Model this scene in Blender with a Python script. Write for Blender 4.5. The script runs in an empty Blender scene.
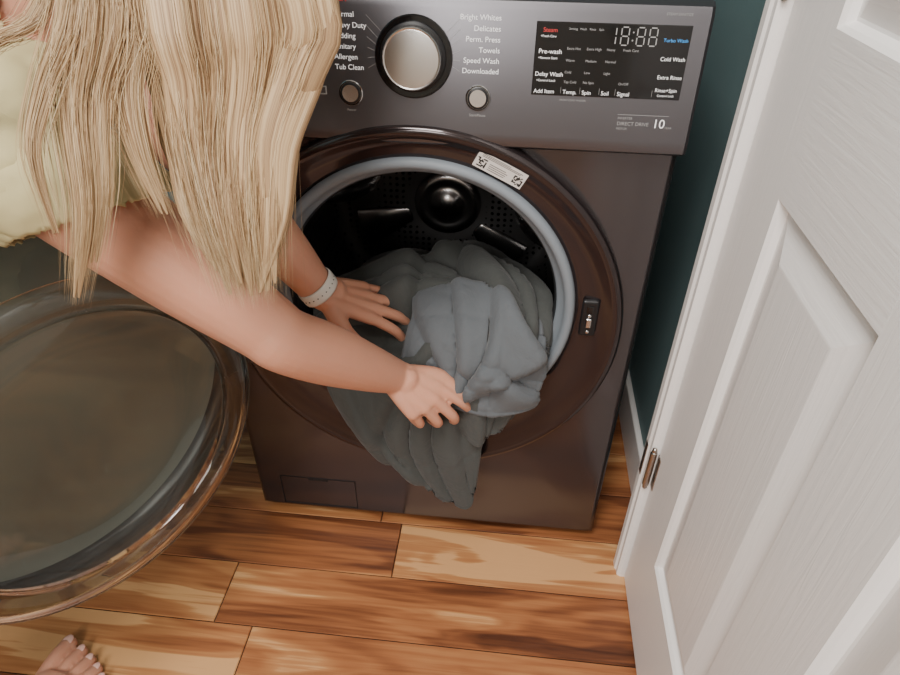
import bpy, bmesh, math, random, time
from mathutils import Vector, Matrix, noise
random.seed(7)
V3=Vector
scene=bpy.context.scene
COL=scene.collection

# ------------------------------------------------------------------ materials
def srgb(r,g,b):
    def c(x):
        x/=255.0
        return x/12.92 if x<=0.04045 else ((x+0.055)/1.055)**2.4
    return (c(r),c(g),c(b),1)
def mat(name,col,rough=.5,metal=0,bump=0,bscale=60,coat=0,trans=0,ior=1.45,sss=0,var=0,vscale=8,stretch=(1,1,1),emit=0):
    m=bpy.data.materials.new(name); m.use_nodes=True
    nt=m.node_tree; b=nt.nodes['Principled BSDF']
    b.inputs['Base Color'].default_value=col
    b.inputs['Roughness'].default_value=rough
    b.inputs['Metallic'].default_value=metal
    b.inputs['Coat Weight'].default_value=coat
    b.inputs['Coat Roughness'].default_value=.08
    b.inputs['Transmission Weight'].default_value=trans
    b.inputs['IOR'].default_value=ior
    if sss:
        b.inputs['Subsurface Weight'].default_value=sss
        b.inputs['Subsurface Radius'].default_value=(1,.35,.2)
        b.inputs['Subsurface Scale'].default_value=.008
    if emit:
        b.inputs['Emission Color'].default_value=col
        b.inputs['Emission Strength'].default_value=emit
    if bump or var:
        tc=nt.nodes.new('ShaderNodeTexCoord'); mp=nt.nodes.new('ShaderNodeMapping')
        mp.inputs['Scale'].default_value=stretch
        nt.links.new(tc.outputs['Object'],mp.inputs['Vector'])
    if bump:
        n=nt.nodes.new('ShaderNodeTexNoise'); n.inputs['Scale'].default_value=bscale; n.inputs['Detail'].default_value=5
        bp=nt.nodes.new('ShaderNodeBump'); bp.inputs['Strength'].default_value=bump; bp.inputs['Distance'].default_value=.003
        nt.links.new(mp.outputs[0],n.inputs['Vector']); nt.links.new(n.outputs['Fac'],bp.inputs['Height'])
        nt.links.new(bp.outputs[0],b.inputs['Normal'])
    if var:
        n=nt.nodes.new('ShaderNodeTexNoise'); n.inputs['Scale'].default_value=vscale; n.inputs['Detail'].default_value=3
        nt.links.new(mp.outputs[0],n.inputs['Vector'])
        mx=nt.nodes.new('ShaderNodeMix'); mx.data_type='RGBA'
        mx.inputs['A'].default_value=tuple(c*(1-var) for c in col[:3])+(1,)
        mx.inputs['B'].default_value=tuple(min(1,c*(1+var)) for c in col[:3])+(1,)
        nt.links.new(n.outputs['Fac'],mx.inputs['Factor']); nt.links.new(mx.outputs['Result'],b.inputs['Base Color'])
    return m

M_body=mat('graphite_steel',srgb(96,92,94),.21,.85)
M_panel=mat('panel_graphite',srgb(104,102,106),.34,.85)
M_ring=mat('door_ring_gloss',srgb(54,46,47),.15,.6,coat=.5)
M_black=mat('black_glass',srgb(10,10,13),.12,0,coat=.5)
M_dark=mat('dark_plastic',srgb(22,22,24),.4)
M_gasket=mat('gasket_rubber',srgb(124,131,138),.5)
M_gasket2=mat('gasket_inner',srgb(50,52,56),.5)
M_alu=mat('brushed_aluminium',srgb(225,223,221),.27,1)
M_chrome=mat('chrome',srgb(200,200,200),.15,1)
M_white=mat('white_print_glow',srgb(228,228,228),.5,emit=.45)  # plain print; glow added so dim lettering stands out from panel reflections
M_blue=mat('blue_print_glow',srgb(70,150,215),.5,emit=.4)  # blue lettering, given the same added glow
M_red=mat('red_print_glow',srgb(190,60,60),.5,emit=.2)  # red lettering with a weaker added glow
M_grayp=mat('gray_print',srgb(155,155,155),.5)
M_label=mat('label_paper',srgb(225,220,215),.5)
M_ink=mat('ink',srgb(30,30,30),.6)
M_glass=mat('door_glass',srgb(205,208,205),.03,0,trans=1,ior=1.45)
def thin_glass(name='thin_door_glass',tint=(.76,.78,.75,1),base=.05):
    m=bpy.data.materials.new(name);m.use_nodes=True;nt=m.node_tree
    for n in list(nt.nodes):
        if n.type!='OUTPUT_MATERIAL': nt.nodes.remove(n)
    out=[n for n in nt.nodes if n.type=='OUTPUT_MATERIAL'][0]
    t=nt.nodes.new('ShaderNodeBsdfTransparent');t.inputs[0].default_value=tint
    g=nt.nodes.new('ShaderNodeBsdfGlossy');g.inputs['Roughness'].default_value=.05;g.inputs[0].default_value=(.95,.95,.95,1)
    f=nt.nodes.new('ShaderNodeLayerWeight');f.inputs[0].default_value=.5
    p=nt.nodes.new('ShaderNodeMath');p.operation='POWER';p.inputs[1].default_value=4
    a=nt.nodes.new('ShaderNodeMath');a.operation='MULTIPLY_ADD';a.inputs[1].default_value=.7;a.inputs[2].default_value=base
    x=nt.nodes.new('ShaderNodeMixShader')
    nt.links.new(f.outputs['Facing'],p.inputs[0]);nt.links.new(p.outputs[0],a.inputs[0]);nt.links.new(a.outputs[0],x.inputs[0]);nt.links.new(t.outputs[0],x.inputs[1]);nt.links.new(g.outputs[0],x.inputs[2]);nt.links.new(x.outputs[0],out.inputs[0])
    return m
M_tglass=thin_glass()
M_tint=thin_glass('tinted_cover_glass',(.55,.57,.54,1),.05)
def smoky():
    m=mat('smoked_inner_panel',srgb(118,122,114),.45,0,var=.10,vscale=5)
    nt=m.node_tree;b=nt.nodes['Principled BSDF'];b.inputs['Alpha'].default_value=.66
    return m
M_dplast=smoky()
M_dring=mat('door_inner_ring',srgb(36,38,38),.35)
M_skin=mat('skin',srgb(205,148,122),.48,0,bump=.14,bscale=180,sss=.2,var=.10,vscale=14)
M_nail=mat('nail',srgb(226,180,166),.25)
M_shirt=mat('cream_cotton',srgb(186,174,130),.85,0,bump=.5,bscale=14,var=.06,vscale=10)
M_legs=mat('leggings',srgb(40,42,50),.8)
M_watch=mat('watch_band',srgb(232,228,220),.5)
M_eye=mat('eye_white',srgb(235,235,232),.2)
M_iris=mat('iris',srgb(60,90,110),.2)
M_teal=mat('teal_paint',srgb(104,128,130),.7,0,bump=.15,bscale=120)
M_wall=mat('beige_paint',srgb(205,200,190),.8,0,bump=.1,bscale=120)
M_ceil=mat('ceiling_paint',srgb(235,232,226),.9)
M_trim=mat('white_trim',srgb(244,239,236),.38,0,bump=.06,bscale=40)
M_hinge=mat('nickel',srgb(175,170,164),.3,1,bump=.2,bscale=80)

def drum_mat():
    m=mat('drum_steel',srgb(120,118,118),.36,.9)
    nt=m.node_tree;b=nt.nodes['Principled BSDF']
    tc=nt.nodes.new('ShaderNodeTexCoord')
    v=nt.nodes.new('ShaderNodeTexVoronoi');v.inputs['Scale'].default_value=75;v.inputs['Randomness'].default_value=.12
    r=nt.nodes.new('ShaderNodeValToRGB')
    r.color_ramp.elements[0].position=.22;r.color_ramp.elements[0].color=(.002,.002,.002,1)
    r.color_ramp.elements[1].position=.30;r.color_ramp.elements[1].color=srgb(122,120,120)
    nt.links.new(tc.outputs['Object'],v.inputs['Vector']);nt.links.new(v.outputs['Distance'],r.inputs[0]);nt.links.new(r.outputs[0],b.inputs['Base Color'])
    return m
M_drum=drum_mat()
M_drum2=mat('drum_smooth',srgb(175,172,172),.24,1)

def cloth_mat(name,col):
    m=mat(name,col,.9,0,var=.10,vscale=9)
    nt=m.node_tree;b=nt.nodes['Principled BSDF']
    b.inputs['Sheen Weight'].default_value=.12
    tc=nt.nodes.new('ShaderNodeTexCoord')
    n1=nt.nodes.new('ShaderNodeTexNoise');n1.inputs['Scale'].default_value=22;n1.inputs['Detail'].default_value=3;n1.inputs['Distortion'].default_value=1.4
    n2=nt.nodes.new('ShaderNodeTexNoise');n2.inputs['Scale'].default_value=500
    ad=nt.nodes.new('ShaderNodeMath');ad.operation='MULTIPLY_ADD';ad.inputs[1].default_value=.10
    nt.links.new(tc.outputs['Object'],n1.inputs['Vector']);nt.links.new(tc.outputs['Object'],n2.inputs['Vector'])
    nt.links.new(n2.outputs['Fac'],ad.inputs[0]);nt.links.new(n1.outputs['Fac'],ad.inputs[2])
    bp=nt.nodes.new('ShaderNodeBump');bp.inputs['Strength'].default_value=.45;bp.inputs['Distance'].default_value=.007
    nt.links.new(ad.outputs[0],bp.inputs['Height']);nt.links.new(bp.outputs[0],b.inputs['Normal'])
    return m
M_cloth=cloth_mat('gray_microfiber',srgb(68,70,68))
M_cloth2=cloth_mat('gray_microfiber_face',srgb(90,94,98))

def door_mat():
    m=mat('white_door_paint',srgb(244,239,236),.4)
    nt=m.node_tree;b=nt.nodes['Principled BSDF']
    tc=nt.nodes.new('ShaderNodeTexCoord');mp=nt.nodes.new('ShaderNodeMapping')
    mp.inputs['Scale'].default_value=(30,9,160)
    n=nt.nodes.new('ShaderNodeTexNoise');n.inputs['Scale'].default_value=1;n.inputs['Detail'].default_value=4;n.inputs['Distortion'].default_value=.8
    bp=nt.nodes.new('ShaderNodeBump');bp.inputs['Strength'].default_value=.28;bp.inputs['Distance'].default_value=.0016
    nt.links.new(tc.outputs['Object'],mp.inputs[0]);nt.links.new(mp.outputs[0],n.inputs['Vector'])
    nt.links.new(n.outputs['Fac'],bp.inputs['Height']);nt.links.new(bp.outputs[0],b.inputs['Normal'])
    return m
M_door=door_mat()
M_doorv=door_mat(); M_doorv.name='white_door_paint_vertical_grain'
for n in M_doorv.node_tree.nodes:
    if n.type=='MAPPING': n.inputs['Scale'].default_value=(30,130,9)

def wood_mat():
    m=mat('acacia_planks',srgb(170,105,60),.3)
    nt=m.node_tree;b=nt.nodes['Principled BSDF'];L=nt.links.new
    at=nt.nodes.new('ShaderNodeAttribute');at.attribute_name='plank'
    sep=nt.nodes.new('ShaderNodeSeparateColor');L(at.outputs['Color'],sep.inputs[0])
    tc=nt.nodes.new('ShaderNodeTexCoord')
    off=nt.nodes.new('ShaderNodeVectorMath');off.operation='SCALE';off.inputs['Scale'].default_value=17
    L(at.outputs['Color'],off.inputs[0])
    ad=nt.nodes.new('ShaderNodeVectorMath');ad.operation='ADD'
    L(tc.outputs['Object'],ad.inputs[0]);L(off.outputs[0],ad.inputs[1])
    mp=nt.nodes.new('ShaderNodeMapping');mp.inputs['Scale'].default_value=(1.0,7.5,1);L(ad.outputs[0],mp.inputs[0])
    n0=nt.nodes.new('ShaderNodeTexNoise');n0.inputs['Scale'].default_value=1.6;n0.inputs['Detail'].default_value=2.5;n0.inputs['Distortion'].default_value=1.2;L(mp.outputs[0],n0.inputs['Vector'])
    mp2=nt.nodes.new('ShaderNodeMapping');mp2.inputs['Scale'].default_value=(1.8,50,1);L(ad.outputs[0],mp2.inputs[0])
    n1=nt.nodes.new('ShaderNodeTexNoise');n1.inputs['Scale'].default_value=2.5;n1.inputs['Detail'].default_value=6;n1.inputs['Distortion'].default_value=.4;L(mp2.outputs[0],n1.inputs['Vector'])
    mu=nt.nodes.new('ShaderNodeMath');mu.operation='MULTIPLY';mu.inputs[1].default_value=46;L(n0.outputs['Fac'],mu.inputs[0])
    si=nt.nodes.new('ShaderNodeMath');si.operation='SINE';L(mu.outputs[0],si.inputs[0])
    s2=nt.nodes.new('ShaderNodeMath');s2.operation='MULTIPLY_ADD';s2.inputs[1].default_value=.035;L(si.outputs[0],s2.inputs[0]);L(n0.outputs['Fac'],s2.inputs[2])
    s3=nt.nodes.new('ShaderNodeMath');s3.operation='MULTIPLY_ADD';s3.inputs[1].default_value=.36;L(n1.outputs['Fac'],s3.inputs[0]);L(s2.outputs[0],s3.inputs[2])
    s4=nt.nodes.new('ShaderNodeMath');s4.operation='MULTIPLY_ADD';s4.inputs[1].default_value=.32;L(sep.outputs[0],s4.inputs[0]);L(s3.outputs[0],s4.inputs[2])
    r=nt.nodes.new('ShaderNodeValToRGB');e=r.color_ramp.elements
    e[0].position=.50;e[0].color=srgb(70,38,24)
    e[1].position=1.08;e[1].color=srgb(208,158,108)
    x=e.new(.66);x.color=srgb(116,68,42)
    x=e.new(.81);x.color=srgb(158,100,62)
    x=e.new(.94);x.color=srgb(182,126,80)
    L(s4.outputs[0],r.inputs[0]);L(r.outputs[0],b.inputs['Base Color'])
    bp=nt.nodes.new('ShaderNodeBump');bp.inputs['Strength'].default_value=.15;bp.inputs['Distance'].default_value=.002
    L(n1.outputs['Fac'],bp.inputs['Height']);L(bp.outputs[0],b.inputs['Normal'])
    b.inputs['Roughness'].default_value=.38
    return m
M_wood=wood_mat()
M_gap=mat('floor_gap',srgb(36,20,12),.8)

def hair_mat():
    m=mat('hair_blonde',srgb(205,172,130),.42)
    nt=m.node_tree;b=nt.nodes['Principled BSDF'];L=nt.links.new
    at=nt.nodes.new('ShaderNodeAttribute');at.attribute_name='hairuv'
    mp=nt.nodes.new('ShaderNodeMapping');mp.inputs['Scale'].default_value=(22,1.6,60);L(at.outputs['Vector'],mp.inputs[0])
    n=nt.nodes.new('ShaderNodeTexNoise');n.inputs['Scale'].default_value=1;n.inputs['Detail'].default_value=4;L(mp.outputs[0],n.inputs['Vector'])
    mp2=nt.nodes.new('ShaderNodeMapping');mp2.inputs['Scale'].default_value=(4,.8,23);L(at.outputs['Vector'],mp2.inputs[0])
    n2=nt.nodes.new('ShaderNodeTexNoise');n2.inputs['Scale'].default_value=1;n2.inputs['Detail'].default_value=2;L(mp2.outputs[0],n2.inputs['Vector'])
    a=nt.nodes.new('ShaderNodeMath');a.operation='ADD';L(n.outputs['Fac'],a.inputs[0]);L(n2.outputs['Fac'],a.inputs[1])
    h=nt.nodes.new('ShaderNodeMath');h.operation='MULTIPLY';h.inputs[1].default_value=.5;L(a.outputs[0],h.inputs[0])
    r=nt.nodes.new('ShaderNodeValToRGB');e=r.color_ramp.elements
    e[0].position=.34;e[0].color=srgb(118,90,64);e[1].position=.66;e[1].color=srgb(214,190,154)
    x=e.new(.46);x.color=srgb(162,132,98);x=e.new(.54);x.color=srgb(188,158,120)
    L(h.outputs[0],r.inputs[0]);L(r.outputs[0],b.inputs['Base Color'])
    bp=nt.nodes.new('ShaderNodeBump');bp.inputs['Strength'].default_value=.45;bp.inputs['Distance'].default_value=.0010
    L(n.outputs['Fac'],bp.inputs['Height']);L(bp.outputs[0],b.inputs['Normal'])
    return m
M_hair=hair_mat()

# ------------------------------------------------------------------ mesh helpers
def obj(name,verts,faces,m=None,parent=None,smooth=True,mats=None,fm=None,recalc=True):
    me=bpy.data.meshes.new(name); me.from_pydata([tuple(v) for v in verts],[],faces)
    o=bpy.data.objects.new(name,me); COL.objects.link(o)
    for mm in (mats or [m]): me.materials.append(mm)
    if fm:
        for p,i in zip(me.polygons,fm): p.material_index=i
    if smooth:
        for p in me.polygons: p.use_smooth=True
    if recalc:
        bm=bmesh.new();bm.from_mesh(me);bmesh.ops.recalc_face_normals(bm,faces=bm.faces);bm.to_mesh(me);bm.free()
    if parent: o.parent=parent
    return o
def empty(name,loc=(0,0,0)):
    e=bpy.data.objects.new(name,None);COL.objects.link(e);e.empty_display_size=.1
    return e
def box(name,x,y,z,m,parent=None,bevel=0,seg=2):
    vs=[(a,b,c) for a in x for b in y for c in z]
    fs=[(0,1,3,2),(4,6,7,5),(0,4,5,1),(2,3,7,6),(0,2,6,4),(1,5,7,3)]
    o=obj(name,vs,fs,m,parent,smooth=False)
    if bevel:
        md=o.modifiers.new('b','BEVEL');md.width=bevel;md.segments=seg;md.limit_method='ANGLE'
    return o
def loft(rings,cap0=False,cap1=False,closed=True):
    vs=[];fs=[];n=len(rings[0])
    for r in rings: vs+=list(r)
    for i in range(len(rings)-1):
        for j in range(n if closed else n-1):
            k=(j+1)%n
            fs.append((i*n+j,i*n+k,(i+1)*n+k,(i+1)*n+j))
    if cap0: fs.append(tuple(range(n)))
    if cap1: fs.append(tuple(range((len(rings)-1)*n,len(rings)*n)))
    return vs,fs
def circ(cx,cz,r,y,n=128):
    return [(cx+r*math.cos(2*math.pi*i/n),y,cz+r*math.sin(2*math.pi*i/n)) for i in range(n)]
def sharp(o,ang=35):
    me=o.data
    try: me.set_sharp_from_angle(angle=math.radians(ang))
    except Exception: pass
def cr(p0,p1,p2,p3,t):
    return .5*((2*p1)+(p2-p0)*t+(2*p0-5*p1+4*p2-p3)*t*t+(3*p1-p0-3*p2+p3)*t*t*t)
def crs(P,n):
    out=[]
    for i in range(len(P)-1):
        a=P[max(i-1,0)];b=P[i];c=P[i+1];d=P[min(i+2,len(P)-1)]
        for k in range(n): out.append(cr(a,b,c,d,k/n))
    out.append(P[-1]); return out
class Geo:
    def __init__(s): s.v=[];s.f=[]
    def add(s,vs,fs):
        o=len(s.v); s.v+=[V3(v) for v in vs]; s.f+=[tuple(i+o for i in f) for f in fs]
    def tube(s,pts,ra,rb=None,side=V3((0,0,1)),seg=16,sub=6):
        rb=rb or ra
        P=crs([V3(p) for p in pts],sub);A=crs(list(ra),sub);B=crs(list(rb),sub)
        rings=[]
        side=V3(side)
        def ring(c,t,a,b):
            q=side-t*side.dot(t)
            if q.length<1e-4: q=V3((1,0,0))-t*t.x
            q.normalize();w=t.cross(q)
            return [c+q*(a*math.cos(2*math.pi*k/seg))+w*(b*math.sin(2*math.pi*k/seg)) for k in range(seg)]
        T=[]
        for i in range(len(P)):
            t=(P[min(i+1,len(P)-1)]-P[max(i-1,0)]).normalized();T.append(t)
        for ph in (80,55,28):
            c=math.cos(math.radians(ph));sn=math.sin(math.radians(ph));m=min(A[0],B[0])
            rings.append(ring(P[0]-T[0]*m*sn,T[0],A[0]*c,B[0]*c))
        for i in range(len(P)): rings.append(ring(P[i],T[i],A[i],B[i]))
        for ph in (28,55,80):
            c=math.cos(math.radians(ph));sn=math.sin(math.radians(ph));m=min(A[-1],B[-1])
            rings.append(ring(P[-1]+T[-1]*m*sn,T[-1],A[-1]*c,B[-1]*c))
        s.add(*loft(rings,True,True))
        return len(rings)
    def ell(s,c,r,mtx=None,n=16):
        bm=bmesh.new();bmesh.ops.create_icosphere(bm,subdivisions=3,radius=1)
        mtx=mtx or Matrix.Identity(3)
        bm.verts.ensure_lookup_table()
        vs=[V3(c)+mtx@V3((v.co.x*r[0],v.co.y*r[1],v.co.z*r[2])) for v in bm.verts]
        fs=[tuple(v.index for v in f.verts) for f in bm.faces];bm.free();s.add(vs,fs)
def remeshed(name,g,voxel,sm,m,parent=None,cut=None,solid=0):
    o=obj(name,g.v,g.f,m)
    md=o.modifiers.new('r','REMESH');md.mode='VOXEL';md.voxel_size=voxel;md.use_smooth_shade=True
    md=o.modifiers.new('s','SMOOTH');md.iterations=sm;md.factor=.5
    dg=bpy.context.evaluated_depsgraph_get();ev=o.evaluated_get(dg)
    me=bpy.data.meshes.new_from_object(ev);o.modifiers.clear();o.data=me
    if cut:
        bm=bmesh.new();bm.from_mesh(me)
        dl=[f for f in bm.faces if cut(f.calc_center_median())]
        bmesh.ops.delete(bm,geom=dl,context='FACES');bm.to_mesh(me);bm.free()
    if not me.materials: me.materials.append(m)
    for p in me.polygons:p.use_smooth=True
    if solid:
        md=o.modifiers.new('t','SOLIDIFY');md.thickness=solid;md.offset=0
        md=o.modifiers.new('s2','SMOOTH');md.iterations=3
    if parent:o.parent=parent
    return o

# ------------------------------------------------------------------ comforter: layered sheets with sculpted folds
cl=Geo();cmi=[]
def segd(u,v,a,b):
    du,dv=b[0]-a[0],b[1]-a[1];L=du*du+dv*dv
    t=max(0,min(1,((u-a[0])*du+(v-a[1])*dv)/L))
    x=u-a[0]-du*t;y=v-a[1]-dv*t
    sg=1 if (du*(v-a[1])-dv*(u-a[0]))>0 else -1
    return math.hypot(x,y),t,sg
def field(F,u,v,seed):
    w=V3((u*1.7+seed,v*1.7,seed))
    u2=u+noise.noise(w)*.10;v2=v+noise.noise(w+V3((7,3,1)))*.10
    h=0
    for f in F:
        k,a,b,wd,ht=f
        d,t,sg=segd(u2,v2,a,b)
        end=math.sin(math.pi*min(1,max(0,(.12+t*.76))))**.6 if k!='f' else (1-.6*t)
        ww=wd*(1 if k!='f' else (.5+1.0*t))
        if k in('r','f'):
            q=d*sg/ww
            h+=ht*end*(math.exp(-(q/1.5)**2) if q>0 else math.exp(-(q/.55)**2)-.38*math.exp(-((q+1.05)**2)*8))
        else:
            if 0<t<1 or d<ww:
                e=end*math.exp(-(d/(wd*5))**2)
                s=d*sg/(wd*.10)
                h+=ht*e*(1/(1+math.exp(-max(-30,min(30,s))))-.2)
    return h
def sheet(ctrl,nu,nv,thick,F,seed,mi,quilt=0,small=.003,amp=1.2):
    rows=[crs([V3(p) for p in r],nu) for r in ctrl]
    cols=len(rows[0])
    tmp=[crs([rows[i][j] for i in range(len(rows))],nv) for j in range(cols)]
    nr=len(tmp[0])
    G=[[tmp[j][i] for j in range(cols)] for i in range(nr)]
    def normals(G):
        N=[]
        for i in range(nr):
            r=[]
            for j in range(cols):
                a=G[i][min(j+1,cols-1)]-G[i][max(j-1,0)];b=G[min(i+1,nr-1)][j]-G[max(i-1,0)][j]
                q=b.cross(a)
                if q.length<1e-10:q=V3((0,-1,0))
                q.normalize()
                if q.dot(V3((0,-.7,.7)))<0:q=-q
                r.append(q)
            N.append(r)
        return N
    N=normals(G);P=[]
    for i in range(nr):
        r=[]
        for j in range(cols):
            u=j/(cols-1);v=i/(nr-1);w=V3((u*3+seed,v*3,seed*2))
            h=field(F,u,v,seed)*amp+noise.noise(w)*small*1.5+noise.noise(w*2.5)*small*.8
            if quilt:
                for q in (u*quilt,v*quilt):
                    d=abs(q-round(q))/quilt
                    h-=.0026*math.exp(-(d/.010)**2)
            r.append(G[i][j]+N[i][j]*h)
        P.append(r)
    N2=normals(P);half=thick/2;vs=[];fs=[]
    for s in(1,-1):
        for i in range(nr):
            for j in range(cols):
                e=min(i,nr-1-i,j,cols-1-j);k=[.35,.95,1.25,.85,1][min(e,4)]
                vs.append(P[i][j]+N2[i][j]*half*s*k)
    M=nr*cols
    for i in range(nr-1):
        for j in range(cols-1):
            a=i*cols+j;fs.append((a,a+1,a+cols+1,a+cols));fs.append((M+a,M+a+cols,M+a+cols+1,M+a+1))
    per=[j for j in range(cols)]+[i*cols+cols-1 for i in range(1,nr)]+[(nr-1)*cols+j for j in range(cols-2,-1,-1)]+[i*cols for i in range(nr-2,0,-1)]
    for k in range(len(per)):
        a=per[k];b=per[(k+1)%len(per)];fs.append((a,b,M+b,M+a))
    cl.add(vs,fs);cmi.extend([mi]*len(fs))
hpath=[V3(p) for p in ((0,.36,.37),(0,.31,.445),(0,.23,.495),(0,.15,.512),(0,.08,.502),(0,.03,.484),(0,-.004,.458),(0,-.012,.42),(0,.004,.372))]
hrows=[]
for p in hpath:
    r=[]
    for k in range(9):
        s=k/8*2-1;x=s*.205;dome=1-abs(s)**3.0;z=p.z-(1-dome)*.10-.012*max(0,-s)-.012*max(0,s)
        rr=math.hypot(x,z-.545);lim=.200 if p.y<.075 else .235
        if rr>lim: x*=lim/rr;z=.545+(z-.545)*lim/rr
        r.append((x,p.y,z))
    hrows.append(r)
sheet(hrows,14,12,.006,[
 ('r',(.05,.60),(.55,.30),.060,.026),('r',(.45,.55),(.95,.38),.065,.028),('r',(.10,.30),(.45,.14),.06,.022),
 ('r',(.55,.24),(.95,.18),.055,.020),('s',(.02,.78),(.50,.44),.06,.022),('s',(.95,.56),(.45,.28),.06,.022),('r',(.30,.42),(.70,.20),.045,.016)],3.1,0,0,.005,1.25)
# fold laid across the left of the heap
sheet([[(-.175,.15,.485),(-.11,.17,.512),(-.05,.18,.528),(.03,.17,.534),(.09,.15,.525)],
       [(-.188,.09,.490),(-.12,.10,.522),(-.05,.11,.542),(.02,.10,.545),(.08,.09,.532)],
       [(-.190,.05,.480),(-.13,.05,.510),(-.06,.055,.530),(.00,.05,.532),(.06,.04,.528)],
       [(-.185,.03,.460),(-.13,.02,.480),(-.07,.02,.496),(-.02,.02,.500),(.03,.015,.495)]],14,12,.010,[
 ('r',(.0,.25),(.75,.30),.09,.017),('r',(.1,.80),(.95,.55),.08,.014),('s',(.0,.55),(1,.42),.08,.017),('r',(.50,.0),(.65,.9),.08,.014)],6.3,0,0,.003)
# twisted fold running from the back of the drum to the front right
sheet([[(.02,.18,.510),(.07,.19,.525),(.12,.19,.520),(.17,.17,.500)],
       [(.05,.12,.525),(.10,.13,.545),(.15,.12,.540),(.190,.11,.515)],
       [(.085,.065,.520),(.13,.055,.550),(.175,.050,.548),(.200,.055,.518)],
       [(.10,.01,.508),(.14,-.01,.535),(.18,-.008,.533),(.200,.015,.508)],
       [(.11,-.02,.480),(.145,-.045,.488),(.180,-.040,.488),(.200,-.005,.480)]],14,11,.010,[
 ('r',(.28,.0),(.40,1),.11,.020),('r',(.76,.0),(.80,1),.09,.018),('s',(.52,.0),(.60,1),.10,.019)],2.3,0,0,.003)
# hanging part, gathered under the hand
fan=[('f',(.62,.02),(.08,.95),.055,.014),('f',(.62,.02),(.34,1.0),.055,.016),('f',(.62,.02),(.60,1.0),.050,.015),('f',(.66,.02),(.88,.95),.050,.014),
     ('r',(.0,.30),(.50,.18),.07,.013),('s',(.20,.20),(.46,.95),.07,.012)]
sheet([[(-.135,.03,.485),(-.075,.02,.495),(-.01,.0,.49),(.06,-.01,.48),(.12,-.005,.47)],
       [(-.142,-.016,.455),(-.085,-.036,.455),(-.02,-.048,.45),(.05,-.052,.445),(.115,-.045,.44)],
       [(-.147,-.044,.41),(-.09,-.060,.395),(-.02,-.066,.38),(.05,-.068,.375),(.118,-.058,.38)],
       [(-.118,-.050,.345),(-.07,-.064,.325),(-.01,-.072,.305),(.05,-.074,.30),(.112,-.062,.335)],
       [(-.078,-.052,.275),(-.03,-.064,.258),(.02,-.070,.225),(.07,-.070,.205),(.105,-.064,.26)],
       [(-.058,-.052,.250),(-.01,-.062,.232),(.035,-.068,.192),(.085,-.068,.155),(.100,-.064,.200)]],16,14,.011,fan,4.2,0,3,.003,1.15)
# right under-layer
sheet([[(.05,.02,.49),(.10,.01,.50),(.16,.01,.50),(.20,.02,.49)],
       [(.05,-.045,.44),(.10,-.055,.45),(.15,-.05,.455),(.195,-.03,.45)],
       [(.06,-.062,.38),(.10,-.064,.385),(.14,-.058,.40),(.178,-.045,.41)],
       [(.080,-.064,.338),(.10,-.066,.33),(.125,-.060,.345),(.152,-.05,.37)]],14,12,.010,[('r',(.3,.1),(.35,1),.09,.012),('r',(.75,.1),(.7,1),.09,.013),('s',(.55,.0),(.5,1),.08,.010)],8.8,0,0,.002)
# upper light flap drawn out by the hand
sheet([[(-.015,.055,.538),(.03,.06,.548),(.08,.06,.554),(.13,.06,.550),(.175,.050,.538)],
       [(-.012,.010,.532),(.035,.003,.547),(.09,-.002,.552),(.145,-.008,.546),(.188,-.004,.530)],
       [(-.020,-.036,.495),(.025,-.042,.508),(.09,-.052,.512),(.15,-.060,.505),(.198,-.042,.490)],
       [(-.026,-.054,.455),(.02,-.058,.458),(.08,-.068,.460),(.14,-.080,.460),(.197,-.060,.450)],
       [(-.026,-.064,.430),(.02,-.068,.424),(.072,-.080,.410),(.135,-.088,.408),(.190,-.066,.418)]],16,14,.012,[
 ('f',(.42,.90),(.05,.10),.055,.011),('f',(.45,.86),(.34,.05),.055,.013),('f',(.52,.84),(.66,.05),.055,.013),('r',(.62,.22),(.98,.52),.070,.020),
 ('r',(.62,.62),(.97,.84),.065,.014),('s',(.98,.38),(.60,.80),.08,.017),('r',(.20,.05),(.70,.22),.05,.008)],1.3,1,3,.003,1.2)
co=obj('comforter',cl.v,cl.f,mats=[M_cloth,M_cloth2],fm=cmi)

# ------------------------------------------------------------------ room shell
rng=random.Random(3)
joints={8:-.048,9:-.352,10:-.28}
fl_v=[];fl_f=[];fl_c=[]
for r in range(0,30):
    ya=-.003+.125*(8-r); yb=ya-.125
    base=joints.get(r,rng.uniform(-.9,.3))
    xs=[base]
    x=base
    while x<1.9: x+=rng.uniform(.75,1.25);xs.append(x)
    x=base
    while x>-1.9: x-=rng.uniform(.75,1.25);xs.insert(0,x)
    for i in range(len(xs)-1):
        a=max(xs[i],-1.6);b=min(xs[i+1],1.8)
        if b<=a: continue
        c=(rng.random(),rng.random(),rng.random(),1)
        g=.0007;e=.0020
        o0=len(fl_v)
        fl_v+=[(a+g,yb+g,-.002),(b-g,yb+g,-.002),(b-g,ya-g,-.002),(a+g,ya-g,-.002),
               (a+e,yb+e,0),(b-e,yb+e,0),(b-e,ya-e,0),(a+e,ya-e,0)]
        for f in ((4,5,6,7),(0,1,5,4),(1,2,6,5),(2,3,7,6),(3,0,4,7)):
            fl_f.append(tuple(k+o0 for k in f));fl_c.append(c)
o0=len(fl_v);fl_v+=[(-1.6,-2.75,-.003),(1.8,-2.75,-.003),(1.8,1.0,-.003),(-1.6,1.0,-.003)]
fl_f.append((o0,o0+1,o0+2,o0+3));fl_c.append((0,0,0,1))
floor=obj('floor',fl_v,fl_f,smooth=False,mats=[M_wood,M_gap],fm=[0]*(len(fl_f)-1)+[1])
ca=floor.data.color_attributes.new('plank','FLOAT_COLOR','CORNER')
for p,c in zip(floor.data.polygons,fl_c):
    for li in p.loop_indices: ca.data[li].color=c

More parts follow.
